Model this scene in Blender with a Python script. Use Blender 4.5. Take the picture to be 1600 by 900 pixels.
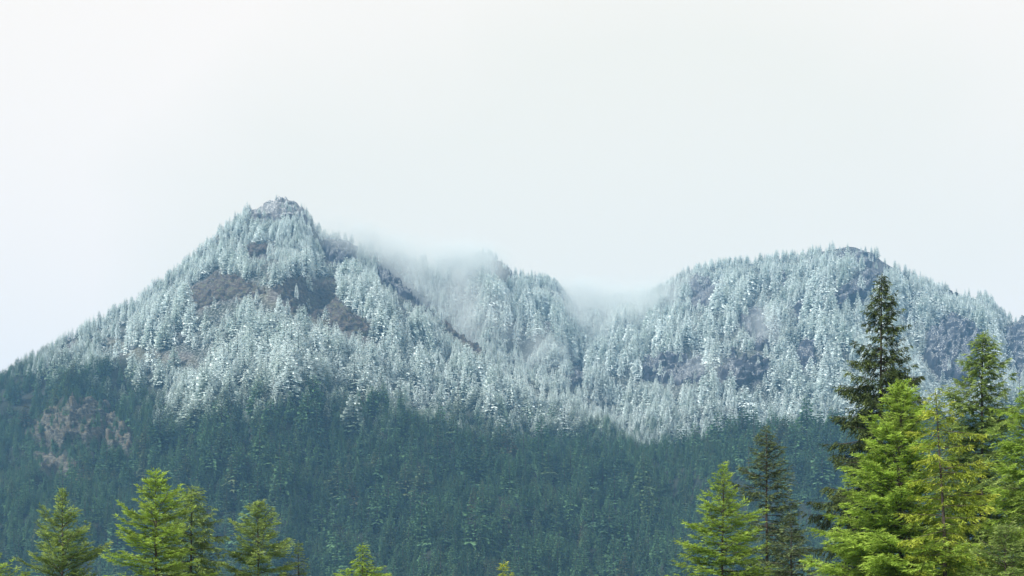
import bpy, math, random
import numpy as np
from mathutils import Vector
from mathutils.bvhtree import BVHTree

random.seed(11)
rng = np.random.default_rng(11)
scene = bpy.context.scene
for ob in list(bpy.data.objects):
    bpy.data.objects.remove(ob)

# ------------------------------------------------------------------ camera
CAM_Z = 1.7
cam_data = bpy.data.cameras.new('camera')
cam_data.sensor_width = 36.0
cam_data.lens = 49.46
cam_data.shift_y = 550.0 / 1600.0
cam_data.clip_start = 0.5
cam_data.clip_end = 40000.0
cam = bpy.data.objects.new('camera', cam_data)
cam.location = (0, 0, CAM_Z)
cam.rotation_euler = (math.radians(90), 0, 0)
scene.collection.objects.link(cam)
scene.camera = cam

# ------------------------------------------------------------------ light
SUN_ELEV, SUN_AZ = 40.0, 230.0      # azimuth clockwise from +Y (the view direction): behind the camera, a little left
world = bpy.data.worlds.new('World')
scene.world = world
world.use_nodes = True
wn, wl = world.node_tree.nodes, world.node_tree.links
wn.clear()
w_out = wn.new('ShaderNodeOutputWorld')
w_bg = wn.new('ShaderNodeBackground')
w_bg.inputs['Strength'].default_value = 0.1
w_sky = wn.new('ShaderNodeTexSky')
w_sky.sky_type = 'NISHITA'
w_sky.sun_disc = False
w_sky.sun_elevation = math.radians(SUN_ELEV)
w_sky.sun_rotation = math.radians(SUN_AZ)
w_geo = wn.new('ShaderNodeTexCoord')
w_map = wn.new('ShaderNodeMapping')
w_map.inputs['Scale'].default_value = (2.2, 2.2, 3.6)
w_map.inputs['Location'].default_value = (0.35, 0.2, 0.0)
w_noise = wn.new('ShaderNodeTexNoise')
w_noise.inputs['Scale'].default_value = 1.1
w_noise.inputs['Detail'].default_value = 4.0
w_noise.inputs['Roughness'].default_value = 0.42
w_ramp = wn.new('ShaderNodeValToRGB')
w_ramp.color_ramp.elements[0].position = 0.30
w_ramp.color_ramp.elements[0].color = (0.815, 0.775, 0.675, 1)
w_ramp.color_ramp.elements[1].position = 0.60
w_ramp.color_ramp.elements[1].color = (0.905, 0.825, 0.740, 1)
w_scale = wn.new('ShaderNodeVectorMath')
w_scale.operation = 'SCALE'
w_scale.inputs['Scale'].default_value = 10.0
w_mix = wn.new('ShaderNodeMix')
w_mix.data_type = 'RGBA'
w_mix.inputs['Factor'].default_value = 0.95
wl.new(w_geo.outputs['Generated'], w_map.inputs['Vector'])
wl.new(w_map.outputs['Vector'], w_noise.inputs['Vector'])
# one broad, slightly greyer cloud hangs over the saddle; elsewhere the overcast varies softly
w_dot = wn.new('ShaderNodeVectorMath'); w_dot.operation = 'DOT_PRODUCT'
w_dot.inputs[1].default_value = Vector((0.05, 0.95, 0.25)).normalized()
wl.new(w_geo.outputs['Generated'], w_dot.inputs[0])
w_bank = wn.new('ShaderNodeMapRange'); w_bank.interpolation_type = 'SMOOTHSTEP'
w_bank.inputs['From Min'].default_value = 0.915; w_bank.inputs['From Max'].default_value = 1.0
w_bank.inputs['To Min'].default_value = 0.26; w_bank.inputs['To Max'].default_value = -0.22
wl.new(w_dot.outputs['Value'], w_bank.inputs['Value'])
w_add = wn.new('ShaderNodeMath'); w_add.operation = 'ADD'
wl.new(w_noise.outputs['Fac'], w_add.inputs[0]); wl.new(w_bank.outputs['Result'], w_add.inputs[1])
wl.new(w_add.outputs[0], w_ramp.inputs['Fac'])
wl.new(w_ramp.outputs['Color'], w_scale.inputs[0])
wl.new(w_sky.outputs['Color'], w_mix.inputs['A'])
wl.new(w_scale.outputs['Vector'], w_mix.inputs['B'])
wl.new(w_mix.outputs['Result'], w_bg.inputs['Color'])
wl.new(w_bg.outputs['Background'], w_out.inputs['Surface'])

sun_data = bpy.data.lights.new('sun', 'SUN')
sun_data.energy = 5.0
sun_data.angle = math.radians(3)
sun_data.color = (1.0, 0.96, 0.88)
sun = bpy.data.objects.new('sun', sun_data)
az, el = math.radians(SUN_AZ), math.radians(SUN_ELEV)
sun_dir = Vector((math.sin(az) * math.cos(el), math.cos(az) * math.cos(el), math.sin(el)))
sun.rotation_euler = sun_dir.to_track_quat('Z', 'Y').to_euler()
scene.collection.objects.link(sun)

scene.view_settings.view_transform = 'Standard'
scene.view_settings.look = 'None'
scene.view_settings.exposure = 0.38
scene.view_settings.gamma = 1.0
cy = scene.cycles
cy.max_bounces = 5
cy.diffuse_bounces = 3
cy.transmission_bounces = 2
cy.transparent_max_bounces = 8
cy.volume_bounces = 3
cy.use_denoising = True
cy.use_adaptive_sampling = False
cy.volume_step_rate = 2.0
cy.volume_max_steps = 128

# ------------------------------------------------------------------ helpers
F, HOR = 2198.0, 1000.0            # focal length and horizon row in pixels of the photograph


def to_px(X, Y, Z):
    return 800 + F * X / Y, HOR - F * (Z - CAM_Z) / Y


def rand2(ix, iy, seed):
    h = (ix.astype(np.int64) * 374761393 + iy.astype(np.int64) * 668265263 + seed * 1442695041) & 0xFFFFFFFF
    h = ((h ^ (h >> 13)) * 1274126177) & 0xFFFFFFFF
    h = h ^ (h >> 16)
    return (h & 0xFFFFFF) / float(0xFFFFFF)


def vnoise(x, y, seed=0):
    x = np.asarray(x, float); y = np.asarray(y, float)
    ix, iy = np.floor(x), np.floor(y)
    fx, fy = x - ix, y - iy
    fx = fx * fx * fx * (fx * (fx * 6 - 15) + 10); fy = fy * fy * fy * (fy * (fy * 6 - 15) + 10)
    a = rand2(ix, iy, seed); b = rand2(ix + 1, iy, seed); c = rand2(ix, iy + 1, seed); d = rand2(ix + 1, iy + 1, seed)
    return (a + (b - a) * fx) * (1 - fy) + (c + (d - c) * fx) * fy      # 0..1


def fbm(x, y, seed=0, octaves=4):
    s, a, t = 0, 1.0, 0
    for k in range(octaves):
        s = s + a * vnoise(x * 2 ** k, y * 2 ** k, seed + 17 * k); t += a; a *= 0.5
    return s / t


def sstep(a, b, x):
    t = np.clip((x - a) / (b - a), 0, 1)
    return t * t * (3 - 2 * t)


def mesh_from(name, verts, faces, mats=(), attrs=None, smooth=False):
    """faces: int array (n,3) or (n,4)"""
    me = bpy.data.meshes.new(name)
    verts = np.asarray(verts, np.float32); faces = np.asarray(faces, np.int32)
    k = faces.shape[1]
    me.vertices.add(len(verts)); me.vertices.foreach_set('co', verts.ravel())
    me.loops.add(faces.size); me.loops.foreach_set('vertex_index', faces.ravel())
    me.polygons.add(len(faces))
    me.polygons.foreach_set('loop_start', np.arange(0, faces.size, k, dtype=np.int32))
    me.polygons.foreach_set('loop_total', np.full(len(faces), k, np.int32))
    if smooth:
        me.polygons.foreach_set('use_smooth', np.ones(len(faces), bool))
    for nm, arr in (attrs or {}).items():
        at = me.attributes.new(nm, 'FLOAT', 'POINT')
        at.data.foreach_set('value', np.asarray(arr, np.float32))
    me.update(calc_edges=True)
    for m in mats:
        me.materials.append(m)
    return me


def link(name, data, parent=None, loc=None, **props):
    ob = bpy.data.objects.new(name, data)
    scene.collection.objects.link(ob)
    if parent is not None:
        ob.parent = parent
    if loc is not None:
        ob.location = loc
    for k, v in props.items():
        ob[k] = v
    return ob


# ------------------------------------------------------------------ materials
class NT:
    def __init__(self, name):
        self.m = bpy.data.materials.new(name)
        self.m.use_nodes = True
        self.n, self.l = self.m.node_tree.nodes, self.m.node_tree.links
        self.n.clear()
        self.out = self.n.new('ShaderNodeOutputMaterial')

    def node(self, kind, **kw):
        nd = self.n.new(kind)
        for k, v in kw.items():
            if k in nd.inputs.keys() if hasattr(nd.inputs, 'keys') else False:
                self.put(v, nd.inputs[k])
            else:
                setattr(nd, k, v)
        return nd

    def put(self, v, socket):
        if hasattr(v, 'links') or isinstance(v, bpy.types.NodeSocket):
            self.l.new(v, socket)
        else:
            socket.default_value = v

    def math(self, op, a, b=0.0, clamp=False):
        nd = self.n.new('ShaderNodeMath'); nd.operation = op; nd.use_clamp = clamp
        self.put(a, nd.inputs[0]); self.put(b, nd.inputs[1])
        return nd.outputs[0]

    def mix(self, f, a, b):
        nd = self.n.new('ShaderNodeMix'); nd.data_type = 'RGBA'
        self.put(f, nd.inputs['Factor'])
        self.put(a if not isinstance(a, tuple) else (*a, 1), nd.inputs['A'])
        self.put(b if not isinstance(b, tuple) else (*b, 1), nd.inputs['B'])
        return nd.outputs['Result']

    def mixf(self, f, a, b):
        nd = self.n.new('ShaderNodeMix'); nd.data_type = 'FLOAT'
        self.put(f, nd.inputs['Factor']); self.put(a, nd.inputs['A']); self.put(b, nd.inputs['B'])
        return nd.outputs['Result']

    def rng(self, v, a, b, c=0.0, d=1.0):
        nd = self.n.new('ShaderNodeMapRange'); nd.interpolation_type = 'SMOOTHSTEP'
        self.put(v, nd.inputs['Value'])
        for k, x in zip(('From Min', 'From Max', 'To Min', 'To Max'), (a, b, c, d)):
            self.put(x, nd.inputs[k])
        return nd.outputs['Result']

    def noise(self, scale, detail=3.0, rough=0.55, vec=None):
        nd = self.n.new('ShaderNodeTexNoise')
        nd.inputs['Scale'].default_value = scale
        nd.inputs['Detail'].default_value = detail
        nd.inputs['Roughness'].default_value = rough
        if vec is not None:
            self.l.new(vec, nd.inputs['Vector'])
        return nd.outputs['Fac']

    def pos(self):
        return self.n.new('ShaderNodeNewGeometry').outputs['Position']

    def attr(self, name, kind='GEOMETRY'):
        nd = self.n.new('ShaderNodeAttribute'); nd.attribute_name = name; nd.attribute_type = kind
        return nd.outputs['Fac']

    def leafy(self, col, trans=0.3, rough=0.6, normal=None):
        d = self.n.new('ShaderNodeBsdfPrincipled')
        if normal is not None:
            self.l.new(normal, d.inputs['Normal'])
        self.put(col, d.inputs['Base Color']); d.inputs['Roughness'].default_value = rough
        d.inputs['Specular IOR Level'].default_value = 0.25
        t = self.n.new('ShaderNodeBsdfTranslucent'); self.put(col, t.inputs['Color'])
        mx = self.n.new('ShaderNodeMixShader'); mx.inputs[0].default_value = trans
        self.l.new(d.outputs[0], mx.inputs[1]); self.l.new(t.outputs[0], mx.inputs[2])
        self.l.new(mx.outputs[0], self.out.inputs['Surface'])
        return self.m

    def plain(self, col, rough=0.85, bump=None, strength=0.5, dist=1.0):
        d = self.n.new('ShaderNodeBsdfPrincipled')
        self.put(col, d.inputs['Base Color']); self.put(rough, d.inputs['Roughness'])
        d.inputs['Specular IOR Level'].default_value = 0.25
        if bump is not None:
            b = self.n.new('ShaderNodeBump'); b.inputs['Strength'].default_value = strength
            b.inputs['Distance'].default_value = dist
            self.l.new(bump, b.inputs['Height']); self.l.new(b.outputs[0], d.inputs['Normal'])
        self.l.new(d.outputs[0], self.out.inputs['Surface'])
        return self.m


def frost_level(t, z_shift=0.0, soft=45.0):
    """rime lies above a height on the mountain that rises towards the left (west) side"""
    sep = t.n.new('ShaderNodeSeparateXYZ'); t.l.new(t.pos(), sep.inputs[0])
    left = t.rng(sep.outputs['X'], -300.0, -760.0, 0.0, 150.0)
    big = t.math('MULTIPLY', t.math('SUBTRACT', t.noise(0.008, 3.0, 0.55, t.pos()), 0.5), 110.0)
    z = t.math('ADD', t.math('SUBTRACT', sep.outputs['Z'], left), big)
    return t.rng(z, 305.0 - soft + z_shift, 305.0 + soft + z_shift)


def mountain_tree_material():
    t = NT('mountain_fir')
    oi = t.n.new('ShaderNodeObjectInfo')
    r = oi.outputs['Random']
    tip = t.attr('tip')
    wood = t.attr('wood')
    g = t.mix(r, (0.024, 0.066, 0.036), (0.105, 0.205, 0.085))
    r2 = t.math('FRACT', t.math('MULTIPLY', r, 37.0))
    brown = t.math('GREATER_THAN', r2, 0.955)
    g = t.mix(t.math('MULTIPLY', brown, 0.55), g, (0.16, 0.10, 0.055))
    yel = t.math('LESS_THAN', r2, 0.10)
    g = t.mix(t.math('MULTIPLY', yel, 0.5), g, (0.11, 0.13, 0.04))
    g = t.mix(t.math('MULTIPLY', tip, t.math('ADD', 0.15, t.math('MULTIPLY', r, 0.5))), g, (0.12, 0.24, 0.12))
    r3 = t.math('FRACT', t.math('MULTIPLY', r, 91.0))
    shift = t.math('MULTIPLY', t.math('SUBTRACT', r3, 0.5), 50.0)
    # rime
    sep = t.n.new('ShaderNodeSeparateXYZ'); t.l.new(t.pos(), sep.inputs[0])
    left = t.rng(sep.outputs['X'], -330.0, -760.0, 0.0, 135.0)
    big = t.math('MULTIPLY', t.math('SUBTRACT', t.noise(0.008, 3.0, 0.55, t.pos()), 0.5), 140.0)
    z = t.math('ADD', t.math('ADD', t.math('SUBTRACT', sep.outputs['Z'], left), big), shift)
    lev = t.rng(z, 262.0, 330.0)
    grain = t.noise(0.55, 3.0, 0.6, t.pos())
    cover = t.rng(t.math('ADD', t.math('MULTIPLY', tip, 1.0), t.math('MULTIPLY', grain, 0.5)), 0.22, 0.55)
    cover = t.math('MULTIPLY', cover, t.math('MULTIPLY', lev, t.math('ADD', 0.66, t.math('MULTIPLY', t.math('FRACT', t.math('MULTIPLY', r, 13.0)), 0.34))))
    col = t.mix(cover, g, (0.86, 0.95, 0.955))
    col = t.mix(wood, col, (0.09, 0.075, 0.065))
    # a conifer's needles fill its boughs: shade them as the rounded surface of the crown as well as one by one
    at = t.n.new('ShaderNodeAttribute'); at.attribute_name = 'crown_normal'
    vt = t.n.new('ShaderNodeVectorTransform'); vt.vector_type = 'NORMAL'; vt.convert_from = 'OBJECT'; vt.convert_to = 'WORLD'
    t.l.new(at.outputs['Vector'], vt.inputs[0])
    geo = t.n.new('ShaderNodeNewGeometry')
    mv = t.n.new('ShaderNodeMix'); mv.data_type = 'VECTOR'; mv.inputs['Factor'].default_value = 0.4
    t.l.new(geo.outputs['Normal'], mv.inputs['A']); t.l.new(vt.outputs[0], mv.inputs['B'])
    nm = t.n.new('ShaderNodeVectorMath'); nm.operation = 'NORMALIZE'; t.l.new(mv.outputs['Result'], nm.inputs[0])
    return t.leafy(col, 0.22, 1.0, nm.outputs[0])


def terrain_material():
    t = NT('mountain_ground')
    rock = t.attr('rock'); warm = t.attr('warm')
    n1 = t.noise(0.05, 5.0, 0.6, t.pos()); n2 = t.noise(0.35, 4.0, 0.6, t.pos()); n3 = t.noise(0.012, 3.0, 0.5, t.pos())
    soil = t.mix(t.rng(n1, 0.35, 0.65), (0.010, 0.018, 0.012), (0.022, 0.028, 0.018))
    rc = t.mix(warm, t.mix(n2, (0.016, 0.019, 0.028), (0.05, 0.052, 0.068)), t.mix(n2, (0.035, 0.030, 0.028), (0.095, 0.080, 0.068)))
    rc = t.mix(t.math('MULTIPLY', t.rng(n3, 0.5, 0.62), t.math('MULTIPLY', warm, 0.55)), rc, (0.085, 0.095, 0.05))
    lev = frost_level(t)
    dust = t.math('MULTIPLY', lev, t.rng(n2, 0.46, 0.66))
    soil = t.mix(t.math('MULTIPLY', dust, 0.35), soil, (0.6, 0.66, 0.68))
    rc = t.mix(t.math('MULTIPLY', dust, 0.25), rc, (0.6, 0.66, 0.68))
    return t.plain(t.mix(rock, soil, rc), 0.9, n2, 0.6, 3.0)


def rock_material(name, dark, pale, frost, tint=None, snow_lo=0.50):
    t = NT(name)
    mp = t.n.new('ShaderNodeMapping'); t.l.new(t.pos(), mp.inputs['Vector'])
    mp.inputs['Rotation'].default_value = (0.1, 0.22, 0.0); mp.inputs['Scale'].default_value = (0.25, 0.25, 1.6)
    n1 = t.noise(0.10, 6.0, 0.7, t.pos()); n2 = t.noise(0.35, 5.0, 0.7, mp.outputs[0]); n3 = t.noise(0.5, 4.0, 0.65, t.pos())
    c = t.mix(t.rng(t.math('ADD', t.math('MULTIPLY', n2, 0.6), t.math('MULTIPLY', n1, 0.4)), 0.44, 0.58), dark, pale)
    if tint:
        c = t.mix(t.rng(n1, 0.5, 0.62), c, tint)
    geo = t.n.new('ShaderNodeNewGeometry'); sep = t.n.new('ShaderNodeSeparateXYZ'); t.l.new(geo.outputs['Normal'], sep.inputs[0])
    ledge = t.math('MULTIPLY', t.rng(sep.outputs['Z'], 0.35, 0.8), t.rng(n3, snow_lo, snow_lo + 0.14))
    c = t.mix(t.math('MULTIPLY', ledge, frost), c, (0.66, 0.72, 0.74))
    return t.plain(c, 0.9, n3, 0.7, 2.5)


def needle_material(name, dark, mid, tipc, trans=0.3, odd=None, odd_amount=0.0):
    t = NT(name)
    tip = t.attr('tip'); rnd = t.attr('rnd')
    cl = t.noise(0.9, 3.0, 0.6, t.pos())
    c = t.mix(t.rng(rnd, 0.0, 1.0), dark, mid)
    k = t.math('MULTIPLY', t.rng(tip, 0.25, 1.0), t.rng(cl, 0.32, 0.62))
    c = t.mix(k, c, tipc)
    if odd:
        c = t.mix(t.math('MULTIPLY', t.rng(t.noise(0.55, 2.0, 0.5, t.pos()), 0.5, 0.62), odd_amount), c, odd)
    return t.leafy(c, trans, 0.55)


def bark_material(name, a, b):
    t = NT(name)
    mp = t.n.new('ShaderNodeMapping'); t.l.new(t.pos(), mp.inputs['Vector']); mp.inputs['Scale'].default_value = (1, 1, 0.25)
    n = t.noise(9.0, 5.0, 0.65, mp.outputs[0])
    return t.plain(t.mix(t.rng(n, 0.35, 0.65), a, b), 0.9, n, 0.8, 0.05)


M_FIR = mountain_tree_material()
M_TERRAIN = terrain_material()
M_BARK = bark_material('bark', (0.028, 0.024, 0.022), (0.095, 0.08, 0.07))
M_TWIG = bark_material('branch_bark', (0.05, 0.042, 0.032), (0.13, 0.11, 0.085))

# ------------------------------------------------------------------ the mountain: crest lines (px, row of the ground, distance)
A = np.array([(-1100, 990, 2100), (-600, 900, 2100), (-300, 770, 2120), (0, 600, 2150), (60, 562, 2180), (120, 524, 2210), (200, 480, 2290), (250, 446, 2340),
              (300, 407, 2400), (345, 366, 2440), (385, 334, 2480), (412, 322, 2495), (438, 312, 2500), (460, 318, 2500), (485, 342, 2495), (500, 366, 2480),
              (545, 384, 2450), (575, 402, 2420), (610, 430, 2370), (680, 492, 2290), (740, 535, 2210), (800, 575, 2140),
              (860, 612, 2060), (930, 655, 1970), (1050, 740, 1850), (1300, 860, 1700), (2700, 1000, 1700)], float)
B = np.array([(-1100, 1000, 2650), (200, 700, 2650), (420, 420, 2650), (500, 368, 2650), (540, 376, 2660), (580, 392, 2680), (620, 402, 2720), (680, 412, 2800),
              (720, 412, 2860), (760, 400, 2880), (785, 414, 2880), (800, 432, 2890), (830, 436, 2900), (860, 446, 2940), (890, 468, 3040),
              (910, 478, 3120), (950, 472, 3120), (1000, 464, 3050), (1040, 452, 2950), (1070, 430, 2880), (1110, 418, 2850), (1200, 408, 2800),
              (1260, 400, 2770), (1300, 390, 2750), (1325, 384, 2745), (1365, 396, 2740), (1395, 418, 2735), (1440, 440, 2730),
              (1500, 464, 2720), (1545, 470, 2710), (1572, 500, 2710), (1590, 506, 2720), (1620, 494, 2750), (1680, 480, 2780), (1900, 560, 2780),
              (2300, 820, 2750), (2700, 1000, 2700)], float)
C = np.array([(-1100, 1010, 1700), (300, 900, 1700), (600, 780, 1720), (760, 734, 1740), (900, 712, 1745), (1020, 708, 1745), (1120, 704, 1740), (1190, 692, 1735),
              (1250, 682, 1730), (1330, 682, 1725), (1450, 675, 1720), (1560, 660, 1710), (1620, 648, 1700), (1800, 670, 1700), (2300, 900, 1700), (2700, 1010, 1700)], float)
# foot of the faces: (px, distance, height)
FOOT = {'A': (1240, 0.0), 'B': (1900, 215.0), 'C': (1200, 0.0)}


def height(px, Y):
    px = np.asarray(px, float); Y = np.asarray(Y, float)
    X = (px - 800) / F * Y
    out = None
    wob = (fbm(X / 260, Y / 420, 5) - 0.5)
    for key, T, back, powr in (('A', A, 0.75, 1.04), ('B', B, 0.6, 1.0), ('C', C, 0.45, 0.9)):
        row = np.interp(px, T[:, 0], T[:, 1]); Yc = np.interp(px, T[:, 0], T[:, 2])
        Zc = (HOR - row) / F * Yc + CAM_Z
        yf, zf = FOOT[key]
        if key == 'B':
            zf = zf * np.interp(px, [-200, 400, 1900, 2500], [0, 1, 1, 0])
        t = (Y - yf) / (Yc - yf)
        front = zf + (Zc - zf) * np.sign(t) * np.abs(t) ** powr
        tt = np.clip(t, 0, 1)
        gul = np.abs(fbm(X / 130 + 3 * wob, Y / 420, 31 + ord(key), 3) - 0.5) * 2
        gul2 = np.abs(fbm(X / 38, Y / 150, 71 + ord(key), 2) - 0.5) * 2
        relief = (gul * 80 + gul2 * 12 - 25) * np.sin(np.pi * np.clip(tt, 0, 1)) ** 0.6
        if key == 'C':
            relief = relief * 0.7
        h = np.where(Y < Yc, front + relief, Zc - back * (Y - Yc))
        out = h if out is None else np.where(np.abs(out - h) < 12, np.maximum(out, h) + (12 - np.abs(out - h)) ** 2 / 48, np.maximum(out, h))
    fine = (fbm(X / 22, Y / 22, 90, 3) - 0.5) * 9
    return np.maximum(out + fine * sstep(5, 60, out), -4.0)


PXC = np.concatenate([np.arange(-1100, -60, 20), np.arange(-60, 1664, 3.5), np.arange(1680, 2701, 20)])
YC = np.concatenate([np.arange(1000, 2500, 7.0), np.arange(2500, 3300, 9.0), np.arange(3300, 4300, 60)])
GP, GY = np.meshgrid(PXC, YC)
GH = height(GP, GY)
GR = HOR - F * (GH - CAM_Z) / GY
GTAN = (GH - CAM_Z) / GY
CUM = np.maximum.accumulate(GTAN, axis=0)            # skyline seen so far, from near to far


def visible_margin(px, Y, Z):
    """metres by which a point stands above the ground in front of it"""
    ip = np.clip(np.searchsorted(PXC, px), 0, len(PXC) - 1)
    iy = np.clip(np.searchsorted(YC, Y) - 2, 0, len(YC) - 1)
    return Z - CAM_Z - CUM[iy, ip] * Y


def hit(px, row):
    """distance at which the line of sight of a pixel meets the mountain"""
    ip = int(np.clip(np.searchsorted(PXC, px), 0, len(PXC) - 1))
    tan = (HOR - row) / F
    k = np.argmax(GTAN[:, ip] >= tan)
    if GTAN[k, ip] < tan:
        k = int(np.argmax(GTAN[:, ip]))
    return float(YC[k])


def in_poly(px, py, poly):
    inside = np.zeros(np.shape(px), bool)
    n = len(poly)
    for i in range(n):
        x1, y1 = poly[i]; x2, y2 = poly[(i + 1) % n]
        if y1 == y2:
            continue
        c = ((y1 > py) != (y2 > py)) & (px < (x2 - x1) * (py - y1) / (y2 - y1) + x1)
        inside ^= c
    return inside


def ell(cx, cy, rx, ry, n=14, rot=0.0, seed=0):
    r = random.Random(seed + int(cx)); pts = []
    for i in range(n):
        a = 2 * math.pi * i / n; k = r.uniform(0.75, 1.2)
        x, y = rx * k * math.cos(a), ry * k * math.sin(a)
        pts.append((cx + x * math.cos(rot) - y * math.sin(rot), cy + x * math.sin(rot) + y * math.cos(rot)))
    return pts


# bare ground without trees: (polygon, warmth, share of trees kept)
BARE = [
    ([(296, 452), (345, 424), (385, 440), (430, 452), (452, 440), (520, 437), (532, 470), (560, 498), (604, 524), (560, 534), (500, 512), (440, 488), (400, 466), (350, 472), (310, 490)], 1.0, 0.06),
    (ell(402, 394, 24, 11), 0.6, 0.1),
    (ell(532, 396, 30, 17), 0.4, 0.0),
    ([(585, 420), (612, 418), (640, 450), (682, 484), (690, 500), (640, 470), (600, 448)], 0.5, 0.05),
    ([(690, 500), (740, 534), (765, 566), (742, 556), (700, 520)], 0.7, 0.1),
    ([(140, 527), (178, 530), (232, 548), (300, 552), (310, 574), (230, 566), (160, 545)], 0.9, 0.12),
    ([(36, 680), (70, 645), (120, 630), (165, 640), (195, 665), (216, 700), (200, 722), (150, 700), (100, 700), (60, 706)], 1.0, 0.42),
    ([(48, 712), (90, 718), (128, 728), (110, 740), (70, 736)], 1.0, 0.2),
    ([(28, 618), (80, 580), (128, 578), (132, 606), (80, 640), (40, 652)], 0.5, 1.0),
    (ell(285, 524, 12, 14), 0.4, 0.8),
    (ell(437, 322, 46, 22), 0.2, 0.02),
    (ell(785, 420, 16, 16), 0.5, 0.1),
    (ell(730, 462, 24, 9), 0.6, 0.2),
    (ell(1096, 462, 20, 26), 0.0, 0.08), (ell(1070, 458, 14, 8), 0.1, 0.1),
    (ell(1221, 438, 9, 8), 0.0, 0.0), (ell(1332, 402, 32, 20), 0.0, 0.35), (ell(1180, 440, 8, 8), 0, 0.0),
    ([(1244, 482), (1262, 474), (1300, 470), (1330, 440), (1352, 425), (1375, 440), (1350, 470), (1310, 482), (1280, 488), (1252, 494)], 0.05, 0.08),
    (ell(1372, 418, 22, 12), 0.2, 0.15),
    (ell(1174, 508, 22, 22), 0.0, 0.06), (ell(1192, 535, 14, 16), 0.1, 0.06),
    ([(1000, 570), (1040, 556), (1075, 566), (1098, 560), (1104, 592), (1060, 600), (1010, 596)], 0.15, 0.06),
    ([(1124, 566), (1140, 548), (1150, 566), (1196, 564), (1200, 592), (1150, 606), (1126, 596)], 0.05, 0.06),
    (ell(1258, 556, 16, 22), 0.0, 0.1), (ell(1240, 500, 12, 10), 0.0, 0.1),
    ([(1446, 560), (1452, 522), (1490, 500), (1530, 520), (1540, 560), (1520, 600), (1470, 592)], 0.1, 0.04),
    ([(1568, 520), (1600, 500), (1640, 520), (1640, 600), (1590, 590), (1572, 560)], 0.1, 0.06),
    (ell(1493, 452, 14, 9), 0.6, 0.1), (ell(902, 590, 14, 16), 0.0, 0.0), (ell(856, 514, 10, 10), 0.3, 0.1), (ell(1128, 408, 8, 5), 0.0, 0.3),
    (ell(110, 545, 18, 9, rot=-0.5), 0.5, 0.3),
]
rockv = np.zeros(GP.shape); warmv = np.zeros(GP.shape) + 0.5
seen_g = (GTAN >= CUM - 0.002)
def grow(poly, k):
    cx = sum(p[0] for p in poly) / len(poly); cy_ = sum(p[1] for p in poly) / len(poly)
    return [(cx + (p[0] - cx) * k, cy_ + (p[1] - cy_) * k) for p in poly]


BARE = [(grow(p, 1.1 if w < 0.25 and p[0][0] > 950 else 1.03), w, k * 0.85 if k < 0.3 else k) for p, w, k in BARE]
for poly, warm, keep in BARE:
    m = in_poly(GP, GR, poly) & seen_g
    rockv[m] = 1.0 - 0.75 * keep; warmv[m] = warm
# soften the edge of the masks
for arr in (rockv,):
    for _ in range(2):
        arr[1:-1, 1:-1] = (arr[1:-1, 1:-1] * 2 + arr[:-2, 1:-1] + arr[2:, 1:-1] + arr[1:-1, :-2] + arr[1:-1, 2:]) / 6
nx, ny = len(PXC), len(YC)
V = np.stack([(GP - 800) / F * GY, GY, GH], -1).reshape(-1, 3)
idx = np.arange(nx * ny).reshape(ny, nx)
Q = np.stack([idx[:-1, :-1], idx[:-1, 1:], idx[1:, 1:], idx[1:, :-1]], -1).reshape(-1, 4)
link('mountain_terrain', mesh_from('mountain_terrain', V, Q, [M_TERRAIN], {'rock': rockv.ravel(), 'warm': warmv.ravel()}, True), kind='structure')

# the valley floor out to the horizon
gt = NT('meadow')
gn = gt.noise(0.4, 5.0, 0.6, gt.pos())
M_GROUND = gt.plain(gt.mix(gn, (0.04, 0.06, 0.02), (0.09, 0.085, 0.045)), 0.95, gn, 0.5, 0.2)
gs = np.array([-4900, -2500, -1200, -500, -200, -60, 0, 60, 200, 500, 1200, 2500, 4900], float)
gx, gy = np.meshgrid(gs, gs)
gv = np.stack([gx, gy, np.zeros_like(gx)], -1).reshape(-1, 3)
gi = np.arange(169).reshape(13, 13)
gq = np.stack([gi[:-1, :-1], gi[:-1, 1:], gi[1:, 1:], gi[1:, :-1]], -1).reshape(-1, 4)
link('ground', mesh_from('ground', gv, gq, [M_GROUND]), kind='structure')

# ------------------------------------------------------------------ rock outcrops standing out of the slopes
M_ROCK_DARK = rock_material('slate_rock', (0.012, 0.015, 0.024), (0.045, 0.050, 0.068), 0.75)
M_ROCK_BROWN = rock_material('brown_rock', (0.014, 0.012, 0.013), (0.095, 0.074, 0.062), 0.35, (0.07, 0.078, 0.045), 0.55)
M_ROCK_TAN = rock_material('tan_rock', (0.035, 0.034, 0.033), (0.135, 0.138, 0.112), 0.0, (0.09, 0.075, 0.05))
M_ROCK_GREY = rock_material('rimed_rock', (0.05, 0.052, 0.06), (0.16, 0.165, 0.175), 0.7, None, 0.46)


ROCKS = []


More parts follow.
